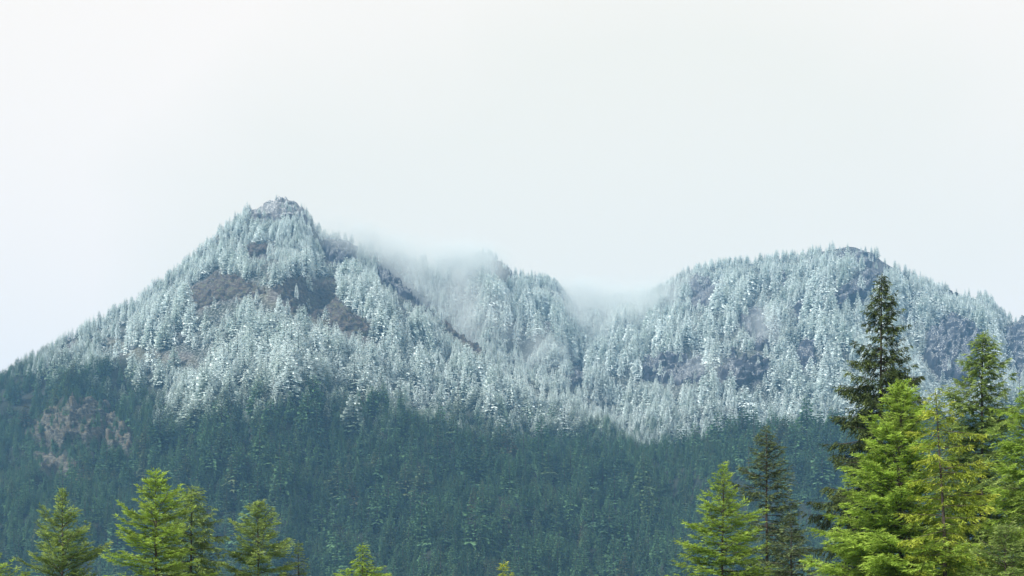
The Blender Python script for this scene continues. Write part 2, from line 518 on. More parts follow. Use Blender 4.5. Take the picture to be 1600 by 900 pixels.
def outcrop(poly, mat, label, bulge=9.0, strata=0.0, step=1.7, seed=0):
    poly = [(float(a), float(b)) for a, b in poly]
    if mat is M_ROCK_DARK and poly[0][0] > 950:
        poly = grow(poly, 1.08)
    xs = [p[0] for p in poly]; ys = [p[1] for p in poly]
    # the outcrop's footprint is found on the slope, then it is built out of the ground there
    px = np.arange(min(xs) - 3, max(xs) + 4, step); rw = np.arange(max(ys) + 3, min(ys) - 4, -step)
    P, R = np.meshgrid(px, rw)
    Yh = np.zeros_like(P)
    for j, x in enumerate(px):
        for i, r in enumerate(rw):
            Yh[i, j] = hit(x, r)
    # even out jumps behind small crests
    for _ in range(2):
        Yh[1:-1, 1:-1] = (Yh[1:-1, 1:-1] * 2 + Yh[:-2, 1:-1] + Yh[2:, 1:-1] + Yh[1:-1, :-2] + Yh[1:-1, 2:]) / 6
    Z = height(P, Yh); X = (P - 800) / F * Yh
    e1 = (vnoise(P / 7, R / 6, 40 + seed) - 0.5) * 9 + (vnoise(P / 3, R / 3, 45 + seed) - 0.5) * 4
    e2 = (vnoise(P / 8, R / 5, 50 + seed) - 0.5) * 9
    inside = in_poly(P + e1, R + e2, poly).astype(float)
    fade = inside.copy()
    for _ in range(3):
        f2 = fade.copy()
        f2[1:-1, 1:-1] = (fade[1:-1, 1:-1] + fade[:-2, 1:-1] + fade[2:, 1:-1] + fade[1:-1, :-2] + fade[1:-1, 2:]) / 5
        f2[0] = f2[-1] = 0; f2[:, 0] = f2[:, -1] = 0
        fade = f2
    blocks = fbm(X / 16 + 9 * seed, Z / 10, 200 + seed, 2)
    blocks = np.floor(blocks * 7) / 7 * 0.7 + blocks * 0.3
    cracks = fbm(X / 7, Z / 7, 300 + seed, 3)
    fine_ = fbm(X / 3.2, Z / 2.6, 350 + seed, 2) - 0.5
    d = bulge * (0.25 + blocks * 1.2 + (cracks - 0.5) * 0.7) + (cracks - 0.5) * 9 + fine_ * 5
    if strata:
        zz = Z + 0.25 * X + (fbm(X / 30, Z / 30, 400, 2) - 0.5) * 14
        d += strata * (np.floor(zz / 7.0) % 2) * (0.4 + 0.6 * vnoise(X / 25, Z / 9, 410))
    d = d * sstep(0.12, 0.75, fade) - 5.0 * (1 - sstep(0.05, 0.4, fade))
    Yn = Yh - d * 0.75; Zn = Z + d * 0.62
    n_r, n_c = P.shape
    v = np.stack([X, Yn, Zn], -1).reshape(-1, 3)
    ii = np.arange(n_r * n_c).reshape(n_r, n_c)
    q = np.stack([ii[:-1, :-1], ii[:-1, 1:], ii[1:, 1:], ii[1:, :-1]], -1).reshape(-1, 4)
    fm = np.minimum.reduce([fade.reshape(-1)[q[:, k]] for k in range(4)]) + 0 * q[:, 0]
    keep = np.maximum.reduce([fade.reshape(-1)[q[:, k]] for k in range(4)]) > 0.04
    Yq = Yn.reshape(-1)[q]
    keep &= (Yq.max(1) - Yq.min(1)) < 60
    q = q[keep]
    lab = np.arange(len(v))
    while True:
        m_ = lab[q].min(1)
        new = lab.copy()
        np.minimum.at(new, q.ravel(), np.repeat(m_, 4))
        if (new == lab).all():
            break
        lab = new
    ql = lab[q[:, 0]]
    u_, c_ = np.unique(ql, return_counts=True)
    q = q[ql == u_[c_.argmax()]]
    used = np.unique(q); remap = -np.ones(len(v), int); remap[used] = np.arange(len(used))
    v = v[used]; q = remap[q]
    ROCKS.append((v.min(0), v.max(0), BVHTree.FromPolygons([tuple(a) for a in v], [tuple(int(k) for k in a) for a in q])))
    c = v.mean(0); c[2] = v[:, 2].min()
    link('rock_outcrop', mesh_from('rock_outcrop', v - c, q, [mat]), None, tuple(c), label=label, category='rock outcrop',
         group='rock outcrops on the mountainside')


outcrop([(52, 690), (75, 655), (120, 632), (160, 640), (190, 662), (210, 696), (196, 712), (165, 694), (120, 690), (90, 700)], M_ROCK_TAN,
        'broad tan rock face in layered ledges low on the left slope, above the young firs', 13, 7, seed=1)
outcrop([(52, 712), (90, 716), (126, 727), (108, 738), (70, 735)], M_ROCK_TAN,
        'small pale ledge just below the broad tan rock face on the left slope', 6, 3, 1.8, seed=2)
outcrop(ell(532, 396, 28, 15), M_ROCK_DARK, 'dark domed rock right of the left peak, on the skyline side of the spur', 13, seed=3)
outcrop([(425, 452), (452, 442), (520, 440), (530, 470), (556, 496), (596, 522), (560, 528), (500, 506), (450, 484)], M_ROCK_BROWN,
        'long brown bare band of rock and scree sloping down right across the left mountain face', 4, 2.5, seed=4)
outcrop([(300, 455), (345, 427), (385, 442), (415, 456), (395, 466), (350, 468), (312, 480)], M_ROCK_BROWN,
        'brown bare patch of rock left of the long brown band, below the left peak', 5, 2, seed=5)
outcrop(ell(402, 394, 22, 9), M_ROCK_BROWN, 'small dark brown crag between frosted firs just below the left peak', 6, seed=6)
outcrop([(586, 421), (612, 420), (640, 450), (682, 486), (688, 498), (640, 468), (600, 446)], M_ROCK_DARK,
        'narrow dark rock rib running down the right edge of the left mountain', 10, seed=7)
outcrop([(692, 502), (738, 534), (762, 562), (742, 554), (702, 520)], M_ROCK_BROWN, 'brown rock rib lower down the spur, below the mist', 6, seed=8)
outcrop([(392, 344), (400, 330), (420, 321), (438, 313), (458, 320), (478, 338), (488, 356), (455, 345), (430, 342)], M_ROCK_GREY,
        'grey rime-covered summit rock of the left peak', 8, seed=9)
outcrop(ell(780, 424, 18, 14), M_ROCK_BROWN, 'misty brown knob of rock on the middle ridge', 8, seed=10)
outcrop(ell(1096, 462, 18, 24), M_ROCK_DARK, 'tall dark cliff at the left end of the right mountain', 12, seed=11)
outcrop(ell(1221, 438, 9, 8), M_ROCK_DARK, 'small round dark crag high in the middle of the right mountain', 7, seed=12)
outcrop(ell(1334, 410, 28, 14), M_ROCK_DARK, 'dark crag just under the summit of the right mountain', 6, seed=13)
outcrop([(1246, 482), (1264, 475), (1300, 470), (1330, 442), (1352, 428), (1370, 440), (1348, 468), (1310, 481), (1280, 487), (1254, 492)], M_ROCK_DARK,
        'long slanting dark cliff with pale snow ledges left of the tall dark spruce top', 12, 4, seed=14)
outcrop([(1156, 490), (1180, 486), (1196, 500), (1192, 520), (1204, 545), (1186, 550), (1172, 528), (1160, 512)], M_ROCK_DARK,
        'dark cleft cliff in the middle of the right mountain with thin mist in front', 11, seed=15)
outcrop([(1002, 572), (1040, 558), (1074, 567), (1096, 562), (1102, 590), (1060, 598), (1012, 594)], M_ROCK_DARK,
        'wide dark cliff at the foot of the right mountain, left of the twin cliff', 12, 4, seed=16)
outcrop([(1126, 568), (1140, 550), (1150, 567), (1194, 566), (1198, 590), (1150, 604), (1128, 594)], M_ROCK_DARK,
        'dark cliff at the foot of the right mountain, right of the wide cliff', 12, 3, seed=17)
outcrop(ell(1258, 556, 14, 20), M_ROCK_DARK, 'dark upright crag right of the twin cliffs, left of the tall dark spruce', 9, seed=18)
outcrop([(1448, 560), (1454, 524), (1490, 502), (1528, 521), (1538, 560), (1518, 598), (1472, 590)], M_ROCK_DARK,
        'big dark cliff seen between the two tall spruces on the right', 15, 4, seed=19)
outcrop([(1572, 522), (1600, 502), (1636, 520), (1636, 596), (1592, 588), (1575, 560)], M_ROCK_DARK,
        'dark cliff at the right edge of the photo behind the mid-green spruce', 14, 3, seed=20)
outcrop(ell(1493, 452, 13, 8), M_ROCK_BROWN, 'small brown rock on the skyline at the right', 6, seed=21)
outcrop(ell(902, 591, 13, 14), M_ROCK_DARK, 'lone dark round rock hole in the frosted forest at the foot of the middle saddle', 8, seed=22)

# ------------------------------------------------------------------ mountain trees
def small_fir(seed, R=0.17, levels=20, nb=8, start=0.07, power=0.85, ragged=0.25, droop=0.32):
    r = np.random.default_rng(seed)
    vs, fs, tips, wood = [], [], [], []

    def quad(a, b, c, d, ta, tb, tc, td, w=0):
        k = len(vs); vs.extend([a, b, c, d]); fs.append((k, k + 1, k + 2, k + 3)); tips.extend([ta, tb, tc, td]); wood.extend([w] * 4)

    for i in range(4):
        a0, a1 = math.pi / 2 * i, math.pi / 2 * (i + 1)
        quad((0.012 * math.cos(a0), 0.012 * math.sin(a0), -0.05), (0.012 * math.cos(a1), 0.012 * math.sin(a1), -0.05),
             (0.001 * math.cos(a1), 0.001 * math.sin(a1), 0.97), (0.001 * math.cos(a0), 0.001 * math.sin(a0), 0.97), 0, 0, 0, 0, 1)
    for i in range(levels):
        t = i / (levels - 1)
        z = start + (0.955 - start) * t ** 0.9
        Rz = R * (1 - t) ** power + 0.012
        if t < 0.12:
            Rz *= 0.7 + 2.5 * t
        n = max(4, int(nb * (1 - 0.45 * t)))
        a0 = r.uniform(0, 6.28)
        for j in range(n):
            if r.random() < 0.10:
                continue
            a = a0 + 6.283 * j / n + r.uniform(-0.25, 0.25)
            L = Rz * r.uniform(1 - ragged * 1.4, 1 + ragged)
            up = 0.35 - 0.35 * (1 - t)
            ca, sa = math.cos(a), math.sin(a)
            zz = z + r.uniform(-0.012, 0.012)

            def P(s, side, dz=0.0):
                rad = L * s
                h = zz + up * rad - droop * L * s * s * (1.3 - t) + dz
                return (ca * rad - sa * side, sa * rad + ca * side, h)
            w = L * 0.30
            quad(P(0.08, -w * 0.3), P(0.08, w * 0.3), P(0.6, w * 0.55), P(0.6, -w * 0.55), 0.05, 0.05, 0.5, 0.5)
            quad(P(0.6, -w * 0.55), P(0.6, w * 0.55), P(1.0, w * 0.1, 0.006), P(1.0, -w * 0.1, 0.006), 0.5, 0.5, 1, 1)
            for sgn in (-1, 1):
                s0 = r.uniform(0.25, 0.45)
                quad(P(s0, 0), P(s0 + 0.22, 0), P(s0 + 0.42, sgn * w * r.uniform(0.9, 1.3), -L * 0.12), P(s0 + 0.2, sgn * w * r.uniform(0.9, 1.2), -L * 0.12), 0.3, 0.4, 1, 0.9)
                # a hanging spray below the bough
            s0 = r.uniform(0.3, 0.7)
            quad(P(s0, -w * 0.2), P(s0 + 0.3, w * 0.2), P(s0 + 0.3, w * 0.25, -L * 0.28), P(s0, -w * 0.2, -L * 0.22), 0.5, 0.7, 0.8, 0.6)
    me = mesh_from('fir_mesh_%d' % seed, vs, fs, [M_FIR], {'tip': tips, 'wood': wood})
    va = np.array(vs, float)
    rr = np.hypot(va[:, 0], va[:, 1])[:, None] + 1e-6
    cn = np.concatenate([va[:, :2] / rr, np.full((len(va), 1), 0.9)], 1)
    cn /= np.linalg.norm(cn, axis=1)[:, None]
    at = me.attributes.new('crown_normal', 'FLOAT_VECTOR', 'POINT')
    at.data.foreach_set('vector', cn.astype(np.float32).ravel())
    return me


FIRS = [small_fir(1, 0.23, 17, 9, 0.05, 0.78), small_fir(2, 0.19, 18, 9, 0.04, 0.72, 0.2), small_fir(3, 0.26, 15, 9, 0.05, 0.8, 0.3),
        small_fir(4, 0.20, 15, 8, 0.10, 0.66, 0.42, 0.42), small_fir(5, 0.155, 19, 8, 0.04, 0.72, 0.3), small_fir(6, 0.24, 15, 10, 0.05, 0.58, 0.25, 0.3)]
N_FULL = len(FIRS)
SNAG = small_fir(7, 0.06, 12, 4, 0.3, 0.6, 0.6, 0.5)
FIRS.append(SNAG)

cell = 8.6
xs = np.arange(-1150, 1250, cell); ysg = np.arange(1120, 3200, cell)
TX, TY = np.meshgrid(xs, ysg)
TX = (TX + rng.uniform(-0.48, 0.48, TX.shape) * cell).ravel(); TY = (TY + rng.uniform(-0.48, 0.48, TY.shape) * cell).ravel()
# steep walls carry as many trees per metre of face as the gentle ground
ex, ey = TX + rng.uniform(-4, 4, TX.shape), TY + rng.uniform(-4, 4, TX.shape)
g_ = np.hypot(height(800 + F * (ex + 3) / ey, ey) - height(800 + F * (ex - 3) / ey, ey), height(800 + F * ex / (ey + 3), ey + 3) - height(800 + F * ex / (ey - 3), ey - 3)) / 6
m = rng.random(len(ex)) < np.clip(g_ * 1.2 - 0.55, 0, 0.9)
TX = np.concatenate([TX, ex[m]]); TY = np.concatenate([TY, ey[m]])
TP = 800 + F * TX / TY
m = (TP > -70) & (TP < 1670)
TX, TY, TP = TX[m], TY[m], TP[m]
TZ = height(TP, TY)
vm = visible_margin(TP, TY, TZ)
m = (vm > -16) & (TZ > 1)
TX, TY, TZ, TP = TX[m], TY[m], TZ[m], TP[m]
TR = HOR - F * (TZ - CAM_Z) / TY
# heights by where they stand
crestness = np.maximum(sstep(80, 20, np.abs(TR - np.interp(TP, A[:, 0], A[:, 1]))), sstep(60, 10, np.abs(TR - np.interp(TP, B[:, 0], B[:, 1]))))
hn = fbm(TX / 70, TY / 90, 501, 3)
hgt = 17 + 14 * hn + 0 * TX
big_left = np.exp(-((TP - 400) / 230) ** 2) * sstep(400, 450, TR) * sstep(660, 600, TR)
hgt += 26 * big_left
hgt += 16 * sstep(620, 800, TP) * sstep(690, 600, TR)
hgt -= 5 * crestness
hgt -= 3 * sstep(700, 800, TR)
hgt *= rng.lognormal(0, np.where(TZ < 290, 0.36, 0.27), len(hgt))
hgt = np.clip(hgt, 5, 56 - 34 * crestness)
keepp = np.clip(1.0 - 0.026 * (hgt - 18), 0.33, 1.0)
clump = fbm(TX / 34, TY / 34, 601, 2)
keepp *= np.where((clump < 0.45) & (TZ > 290), 0.2, 1.0) * np.where(TZ > 290, 0.85, 1.0)
bare = np.ones(len(TX))
for poly, warm, kp in BARE:
    bare[in_poly(TP, TR + 1, poly)] = kp
    over = in_poly(TP, TR - F * hgt / TY * 0.7, poly) & (bare > 0.95) & (kp < 0.3)
    bare[over] = 0.35 + 0.5 * kp
keepp *= bare
hgt = np.where(bare < 0.9, hgt * 0.62, hgt)
m = rng.random(len(TX)) < keepp
TX, TY, TZ, TP, TR, hgt, bare = [a[m] for a in (TX, TY, TZ, TP, TR, hgt, bare)]
for i in np.nonzero(bare < 0.95)[0]:
    for lo, hi, tree in ROCKS:
        if lo[0] < TX[i] < hi[0] and lo[1] < TY[i] < hi[1]:
            h_ = tree.ray_cast(Vector((TX[i], TY[i], hi[2] + 20)), Vector((0, 0, -1)))
            if h_[0] is not None:
                TZ[i] = max(TZ[i], h_[0].z)
kind = rng.integers(0, N_FULL, len(TX))
kind = np.where(rng.random(len(TX)) < 0.025, N_FULL, kind)
wid = hgt * rng.uniform(0.92, 1.32, len(TX)) * np.where(hgt > 30, 1.18, 1.0)
rot = rng.uniform(0, 6.28, len(TX))
TXv, TYv, TZv = TX, TY, TZ - 0.8

frost_line = 290 + 135 * sstep(-330, -760, TX)
is_frost = (TZ + hgt * 0.5) > frost_line
size_px = F * hgt / TY
vmg = visible_margin(TP, TY, TZ)
# the ones that show largest: best tree of each patch of the slope
cw, ch = 50, 24
score = size_px * (vmg > -1) * (TP > 5) * (TP < 1595) * (TR < 915) * (kind < N_FULL) * (bare > 0.3)
# do not pick what the big near trees hide
score *= ~((TP > 1330) & (TR > 620))
cellid = (TP // cw).astype(int) * 1000 + (TR // ch).astype(int)
chosen = []
order = np.argsort(-score)
cnt = {}
for i in order:
    if score[i] <= 0:
        break
    c = cellid[i]
    if cnt.get(c, 0) >= 1:
        continue
    cnt[c] = cnt.get(c, 0) + 1
    chosen.append(i)
frost_ids = [i for i in chosen if is_frost[i]][:290]
green_ids = [i for i in chosen if not is_frost[i]][:200]


def where_on_slope(px, row, frosted):
    band = lambda edges, names, v: names[int(np.searchsorted(edges, v))]
    if frosted:
        if px < 260:
            return band([500, 560], ['high on the left skyline ridge', 'on the left shoulder', 'above the tan rock face'], row)
        if px < 430:
            return band([400, 450, 520, 580], ['beside the left peak', 'above the brown bare patch', 'right below the brown bare patch', 'in the grove under the brown patch', 'at the left frost edge'], row)
        if px < 600:
            return band([380, 440, 530, 600], ['on the right side of the left peak', 'above the long brown band', 'along the long brown band', 'below the long brown band', 'at the frost edge below the brown band'], row)
        if px < 800:
            return band([470, 540, 600], ['in the mist on the middle ridge', 'beside the dark rock rib of the spur', 'on the spur below the mist', 'at the foot of the spur'], row)
        if px < 1000:
            return band([500, 560, 620], ['in the misty saddle', 'on the slope under the misty saddle', 'around the lone dark rock', 'below the lone dark rock'], row)
        if px < 1200:
            return band([450, 520, 600], ['on the left skyline of the right mountain', 'near the tall dark cliff', 'above the wide dark cliffs', 'below the wide dark cliffs'], row)
        if px < 1340:
            return band([420, 500, 600], ['on the summit line of the right mountain', 'around the slanting dark cliff', 'under the slanting dark cliff', 'just above the dark green ridge'], row)
        return band([470, 540], ['on the far right skyline', 'between the tall spruce tops', 'low beside the big dark cliff'], row)
    if px < 260:
        return band([600, 720, 800], ['on the far left skyline', 'around the tan rock face', 'below the tan rock face', 'behind the leftmost near firs'], row)
    if px < 560:
        return band([700, 800], ['just below the left frost edge', 'halfway down the left green slope', 'behind the left near firs'], row)
    if px < 900:
        return band([740, 820], ['atop the green forest centre', 'mid-slope in the green forest', 'low at the bottom centre'], row)
    if px < 1120:
        return band([740, 820], ['on the green ridge crest right of centre', 'in the green forest right of centre', 'low left of the bright green fir'], row)
    return band([700, 780], ['on the dark right ridge crest', 'behind the dark near fir', 'low behind the right near trees'], row)


SHAPE = ['broad', 'slender', 'wide-skirted', 'ragged', 'spire-like', 'round-shouldered']
ORD = ['leftmost', 'second from left', 'third from left', 'fourth from left', 'fifth from left', 'sixth from left', 'seventh from left', 'eighth from left', 'ninth from left']
picked = np.zeros(len(TX), bool)
for ids, nm, word in ((frost_ids, 'frosted_fir', 'white rimed fir'), (green_ids, 'green_fir', 'dark green fir')):
    same = {}
    for i in sorted(ids, key=lambda i: TP[i]):
        tall = 'tall' if size_px[i] > 36 else ('middling' if size_px[i] > 27 else 'short')
        lb = '%s %s %s %s' % (tall, SHAPE[kind[i]], word, where_on_slope(TP[i], TR[i] - size_px[i] * 0.5, nm == 'frosted_fir'))
        same.setdefault(lb, []).append(i)
    for lb, group_ids in same.items():
        for k, i in enumerate(group_ids):
            text = lb
            if len(group_ids) > 1:
                text = lb + ', ' + ('rightmost' if k == len(group_ids) - 1 else ORD[min(k, 8)])
            picked[i] = True
            s = 1.1
            ob = link(nm, FIRS[kind[i]], None, (TXv[i], TYv[i], TZv[i]), label=text, category='fir tree',
                      group='frosted firs on the mountain' if nm == 'frosted_fir' else 'green firs on the lower slopes')
            ob.rotation_euler = (0, 0, rot[i])
            ob.scale = (wid[i] * s, wid[i] * s, hgt[i] * s)

# all the others: one object per kind, points that carry the same fir meshes
proto_col = bpy.data.collections.new('fir_shapes')
for k, me in enumerate(FIRS):
    po = bpy.data.objects.new('fir_shape_%02d' % k, me)
    proto_col.objects.link(po)


def forest(name, mask):
    n = int(mask.sum())
    me = bpy.data.meshes.new(name)
    me.vertices.add(n)
    me.vertices.foreach_set('co', np.stack([TXv[mask], TYv[mask], TZv[mask]], -1).astype(np.float32).ravel())
    for nm, arr, tp in (('pick', kind[mask], 'INT'), ('turn', rot[mask], 'FLOAT'), ('wide', wid[mask], 'FLOAT'), ('tall', hgt[mask], 'FLOAT')):
        at = me.attributes.new(nm, tp, 'POINT'); at.data.foreach_set('value', arr.astype(np.int32 if tp == 'INT' else np.float32))
    ob = link(name, me, kind='stuff')
    ng = bpy.data.node_groups.new(name + '_nodes', 'GeometryNodeTree')
    ng.interface.new_socket('Geometry', in_out='INPUT', socket_type='NodeSocketGeometry')
    ng.interface.new_socket('Geometry', in_out='OUTPUT', socket_type='NodeSocketGeometry')
    N, Lk = ng.nodes, ng.links
    gi_, go = N.new('NodeGroupInput'), N.new('NodeGroupOutput')
    iop = N.new('GeometryNodeInstanceOnPoints')
    ci = N.new('GeometryNodeCollectionInfo'); ci.inputs['Collection'].default_value = proto_col
    ci.inputs['Separate Children'].default_value = True; ci.inputs['Reset Children'].default_value = True

    def named(nm, tp):
        a = N.new('GeometryNodeInputNamedAttribute'); a.data_type = tp; a.inputs['Name'].default_value = nm
        return a.outputs['Attribute']
    c1 = N.new('ShaderNodeCombineXYZ'); Lk.new(named('turn', 'FLOAT'), c1.inputs['Z'])
    w = named('wide', 'FLOAT')
    c2 = N.new('ShaderNodeCombineXYZ'); Lk.new(w, c2.inputs['X']); Lk.new(w, c2.inputs['Y']); Lk.new(named('tall', 'FLOAT'), c2.inputs['Z'])
    m2p = N.new('GeometryNodeMeshToPoints')
    Lk.new(gi_.outputs[0], m2p.inputs['Mesh'])
    Lk.new(m2p.outputs[0], iop.inputs['Points']); Lk.new(ci.outputs[0], iop.inputs['Instance'])
    iop.inputs['Pick Instance'].default_value = True
    Lk.new(named('pick', 'INT'), iop.inputs['Instance Index'])
    Lk.new(c1.outputs[0], iop.inputs['Rotation']); Lk.new(c2.outputs[0], iop.inputs['Scale'])
    Lk.new(iop.outputs[0], go.inputs[0])
    md = ob.modifiers.new('grow', 'NODES'); md.node_group = ng
    return ob, n


_, nf = forest('frosted_forest', is_frost & ~picked)
_, ngr = forest('green_forest', ~is_frost & ~picked)
print('forest', nf, ngr, 'single', len(frost_ids), len(green_ids))

# ------------------------------------------------------------------ near trees
def tube(points, radii, sides=6):
    pts = np.asarray(points, float); n = len(pts)
    T = np.gradient(pts, axis=0); T /= np.linalg.norm(T, axis=1)[:, None] + 1e-9
    ref = np.where(np.abs(T[:, 2:3]) > 0.8, np.array([[1.0, 0, 0]]), np.array([[0, 0, 1.0]]))
    U = np.cross(T, ref); U /= np.linalg.norm(U, axis=1)[:, None] + 1e-9
    W = np.cross(T, U)
    a = np.arange(sides) / sides * 2 * math.pi
    ring = pts[:, None] + (U[:, None] * np.cos(a)[None, :, None] + W[:, None] * np.sin(a)[None, :, None]) * np.asarray(radii)[:, None, None]
    v = ring.reshape(-1, 3)
    i = np.arange(n - 1)[:, None] * sides; j = np.arange(sides)[None]; j2 = (j + 1) % sides
    q = np.stack([i + j, i + j2, i + sides + j2, i + sides + j], -1).reshape(-1, 4)
    return v, q


class Acc:
    def __init__(self):
        self.v, self.q, self.a, self.b, self.n = [], [], [], [], 0

    def add(self, v, q, a=None, b=None):
        self.v.append(v); self.q.append(q + self.n); self.n += len(v)
        if a is not None:
            self.a.append(a); self.b.append(b)


def needles(acc, base, direc, length, width, up, tip, rnd, r):
    """many needle sprays: a thin bent lozenge each"""
    n = len(base)
    d = direc / (np.linalg.norm(direc, axis=1)[:, None] + 1e-9)
    side = np.cross(d, up + r.normal(0, 0.45, (n, 3))); side /= np.linalg.norm(side, axis=1)[:, None] + 1e-9
    L = length[:, None]; W = width[:, None]
    p0 = base
    p1 = base + d * L * 0.45 + side * W * 0.5
    p2 = base + d * L + np.array([0, 0, -1.0]) * L * 0.08
    p3 = base + d * L * 0.45 - side * W * 0.5
    v = np.stack([p0, p1, p2, p3], 1).reshape(-1, 3)
    q = np.arange(4 * n).reshape(n, 4)
    acc.add(v, q, np.repeat(tip, 4), np.repeat(rnd, 4))


def near_tree(name, px, top_row, D, R, mat, label, category='conifer', seed=0, crown_from=1.5, power=0.8, per_m=11.0, e_top=0.9, e_low=-0.15,
              sag=0.5, upturn=0.6, hang=0.3, side_len=0.42, size=1.0, lean=0.0, long=(), sparse=0.0, tri_tip=0.0, bark=None, front_thin=0.0, base_drop=0.0, shape_knee=None):
    r = np.random.default_rng(1000 + seed)
    x0 = (px - 800) / F * D
    H = (HOR - top_row) / F * D + CAM_Z
    root = link(name, None, None, (x0, D, 0.0), label=label, category=category, group='near conifers in front of the mountain')
    # trunk
    nz = 26
    tz = np.linspace(-0.2, H, nz)
    wob = np.stack([np.cumsum(r.normal(0, 0.012, nz)), np.cumsum(r.normal(0, 0.012, nz))], -1) * np.minimum(1, (H - tz) / 3)[:, None]
    tp = np.stack([wob[:, 0] + lean * (tz / H) ** 2 - lean, wob[:, 1], tz], -1)
    rad = 0.0095 * H * np.clip(1 - tz / H, 0, 1) ** 0.9 + 0.01
    v, q = tube(tp, rad, 9)
    link('trunk', mesh_from('trunk', v, q, [bark or M_BARK], smooth=True), root)

    def axis(z):
        return np.array([np.interp(z, tz, tp[:, 0]), np.interp(z, tz, tp[:, 1]), z])
    wood, leaf = Acc(), Acc()
    z = H - 0.12
    specs = []
    k = 0
    Hc = H - crown_from
    zvis = 1.7 + (HOR - 925) / F * D
    while z > crown_from:
        t = (H - z) / Hc
        if shape_knee:
            Rz = R * np.interp(t, [s[0] for s in shape_knee], [s[1] for s in shape_knee])
        else:
            Rz = R * min(1.0, t * 1.05) ** power
        a = k * 2.399 + r.uniform(-0.3, 0.3)
        L = max(0.14, Rz * r.choice([1.0, 0.85, 0.6, 1.12], p=[.35, .25, .25, .15]) * r.uniform(0.75, 1.2))
        dens = 1.0
        if z < zvis - 0.5:
            dens = 0.35
        if front_thin and math.sin(a) < -0.3 and r.random() < front_thin:
            L *= 0.35
        if r.random() > sparse * min(1, t * 3):
            specs.append((z, a, L, t, dens))
        z -= r.uniform(0.6, 1.4) / (per_m * 1.35) * (1.0 if t > 0.12 else 0.6)
        k += 1
    for (row, side, lpx, el) in long:                      # individual long boughs seen in the photograph
        zz = (HOR - row) / F * D + CAM_Z
        specs.append((zz, (0.0 if side > 0 else math.pi) + r.uniform(-0.25, 0.25), lpx / F * D, 0.5, 1.3))
    for (z, a, L, t, dens) in specs:
        e0 = e_top + (e_low - e_top) * min(1, t * 1.6) ** 0.7 + r.normal(0, 0.09)
        ns = max(5, int(L / 0.14) + 3)
        s = np.linspace(0, 1, ns)
        el_ = e0 - sag * s + upturn * s ** 2.2
        az_ = a + np.cumsum(r.normal(0, 0.03, ns))
        step = L / (ns - 1)
        dirs = np.stack([np.cos(el_) * np.cos(az_), np.cos(el_) * np.sin(az_), np.sin(el_)], -1)
        pts = axis(z)[None] + np.concatenate([[np.zeros(3)], np.cumsum(dirs[:-1] * step, 0)])
        if L > 0.35:
            v, q = tube(pts, 0.010 * L ** 0.8 * (1 - s) + 0.005, 4)
            wood.add(v, q)
        # branchlets along the bough, both sides
        per = 0.10 / size
        m_ = max(3, int(L / per * dens))
        sb = np.sort(r.uniform(0.10 if L > 1 else 0.0, 1.0, m_)) ** 0.9
        P = np.stack([np.interp(sb, s, pts[:, c]) for c in range(3)], -1)
        Dm = np.stack([np.interp(sb, s, dirs[:, c]) for c in range(3)], -1)
        hor = np.stack([-np.sin(np.full(m_, a)), np.cos(np.full(m_, a)), np.zeros(m_)], -1)
        sgn = np.where(np.arange(m_) % 2 == 0, 1.0, -1.0)[:, None]
        l2 = (side_len * L * (1 - sb) ** 0.75 * np.clip(sb * 3.2, 0.35, 1) + 0.13) * r.uniform(0.6, 1.15, m_)
        l2 = np.minimum(l2, 1.15)
        D2 = Dm * r.uniform(0.5, 0.9, (m_, 1)) + hor * sgn * 0.75 + np.array([0, 0, -1.0]) * (hang * r.uniform(0.3, 1.3, (m_, 1)))
        D2 += np.array([0, 0, 1.0]) * r.normal(0.0, 0.16, (m_, 1))
        D2 /= np.linalg.norm(D2, axis=1)[:, None]
        nt = np.maximum(4, (l2 / 0.030 * size).astype(int))
        I = np.repeat(np.arange(m_), nt)
        f = np.concatenate([(np.arange(c) + 0.5) / c for c in nt])
        base = P[I] + D2[I] * (l2[I] * f)[:, None] + np.array([0, 0, -1.0]) * (hang * 0.45 * l2[I] * f ** 2)[:, None]
        sd = np.cross(D2[I], np.array([0, 0, 1.0])); sd /= np.linalg.norm(sd, axis=1)[:, None] + 1e-9
        sg = np.where(np.arange(len(I)) % 2 == 0, 1.0, -1.0)[:, None]
        dn = D2[I] * 0.8 + sd * sg * r.uniform(0.25, 0.95, (len(I), 1)) + r.normal(0, 0.22, (len(I), 3)) + np.array([0, 0, 1.0]) * (0.12 - hang * 0.35)
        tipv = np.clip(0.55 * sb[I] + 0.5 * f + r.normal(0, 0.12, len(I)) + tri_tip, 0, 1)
        ln = r.uniform(0.13, 0.27, len(I)) * size
        wd = r.uniform(0.028, 0.060, len(I)) * size
        needles(leaf, base, dn, ln, wd, np.array([[0, 0, 1.0]]), tipv, r.uniform(0, 1, len(I)), r)
    # leader shoot
    n = 46
    hz = np.linspace(H - 0.7, H + 0.12, n)
    b = np.stack([axis(min(h, H)) for h in hz]); b[:, 2] = hz
    an = r.uniform(0, 6.28, n)
    dn = np.stack([np.cos(an), np.sin(an), np.full(n, 1.0)], -1)
    needles(leaf, b, dn, r.uniform(0.07, 0.15, n) * (1.25 - np.linspace(0, 0.6, n)), np.full(n, 0.035), np.array([[1.0, 0, 0]]), np.full(n, 0.8), r.uniform(0, 1, n), r)
    lb = link('limbs', mesh_from('limbs', np.concatenate(wood.v), np.concatenate(wood.q), [M_TWIG]), root)
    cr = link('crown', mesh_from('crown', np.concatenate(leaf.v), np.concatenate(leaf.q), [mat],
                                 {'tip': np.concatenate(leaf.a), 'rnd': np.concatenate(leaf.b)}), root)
    near_tree.tris += 2 * sum(len(q) for q in leaf.q)
    return root


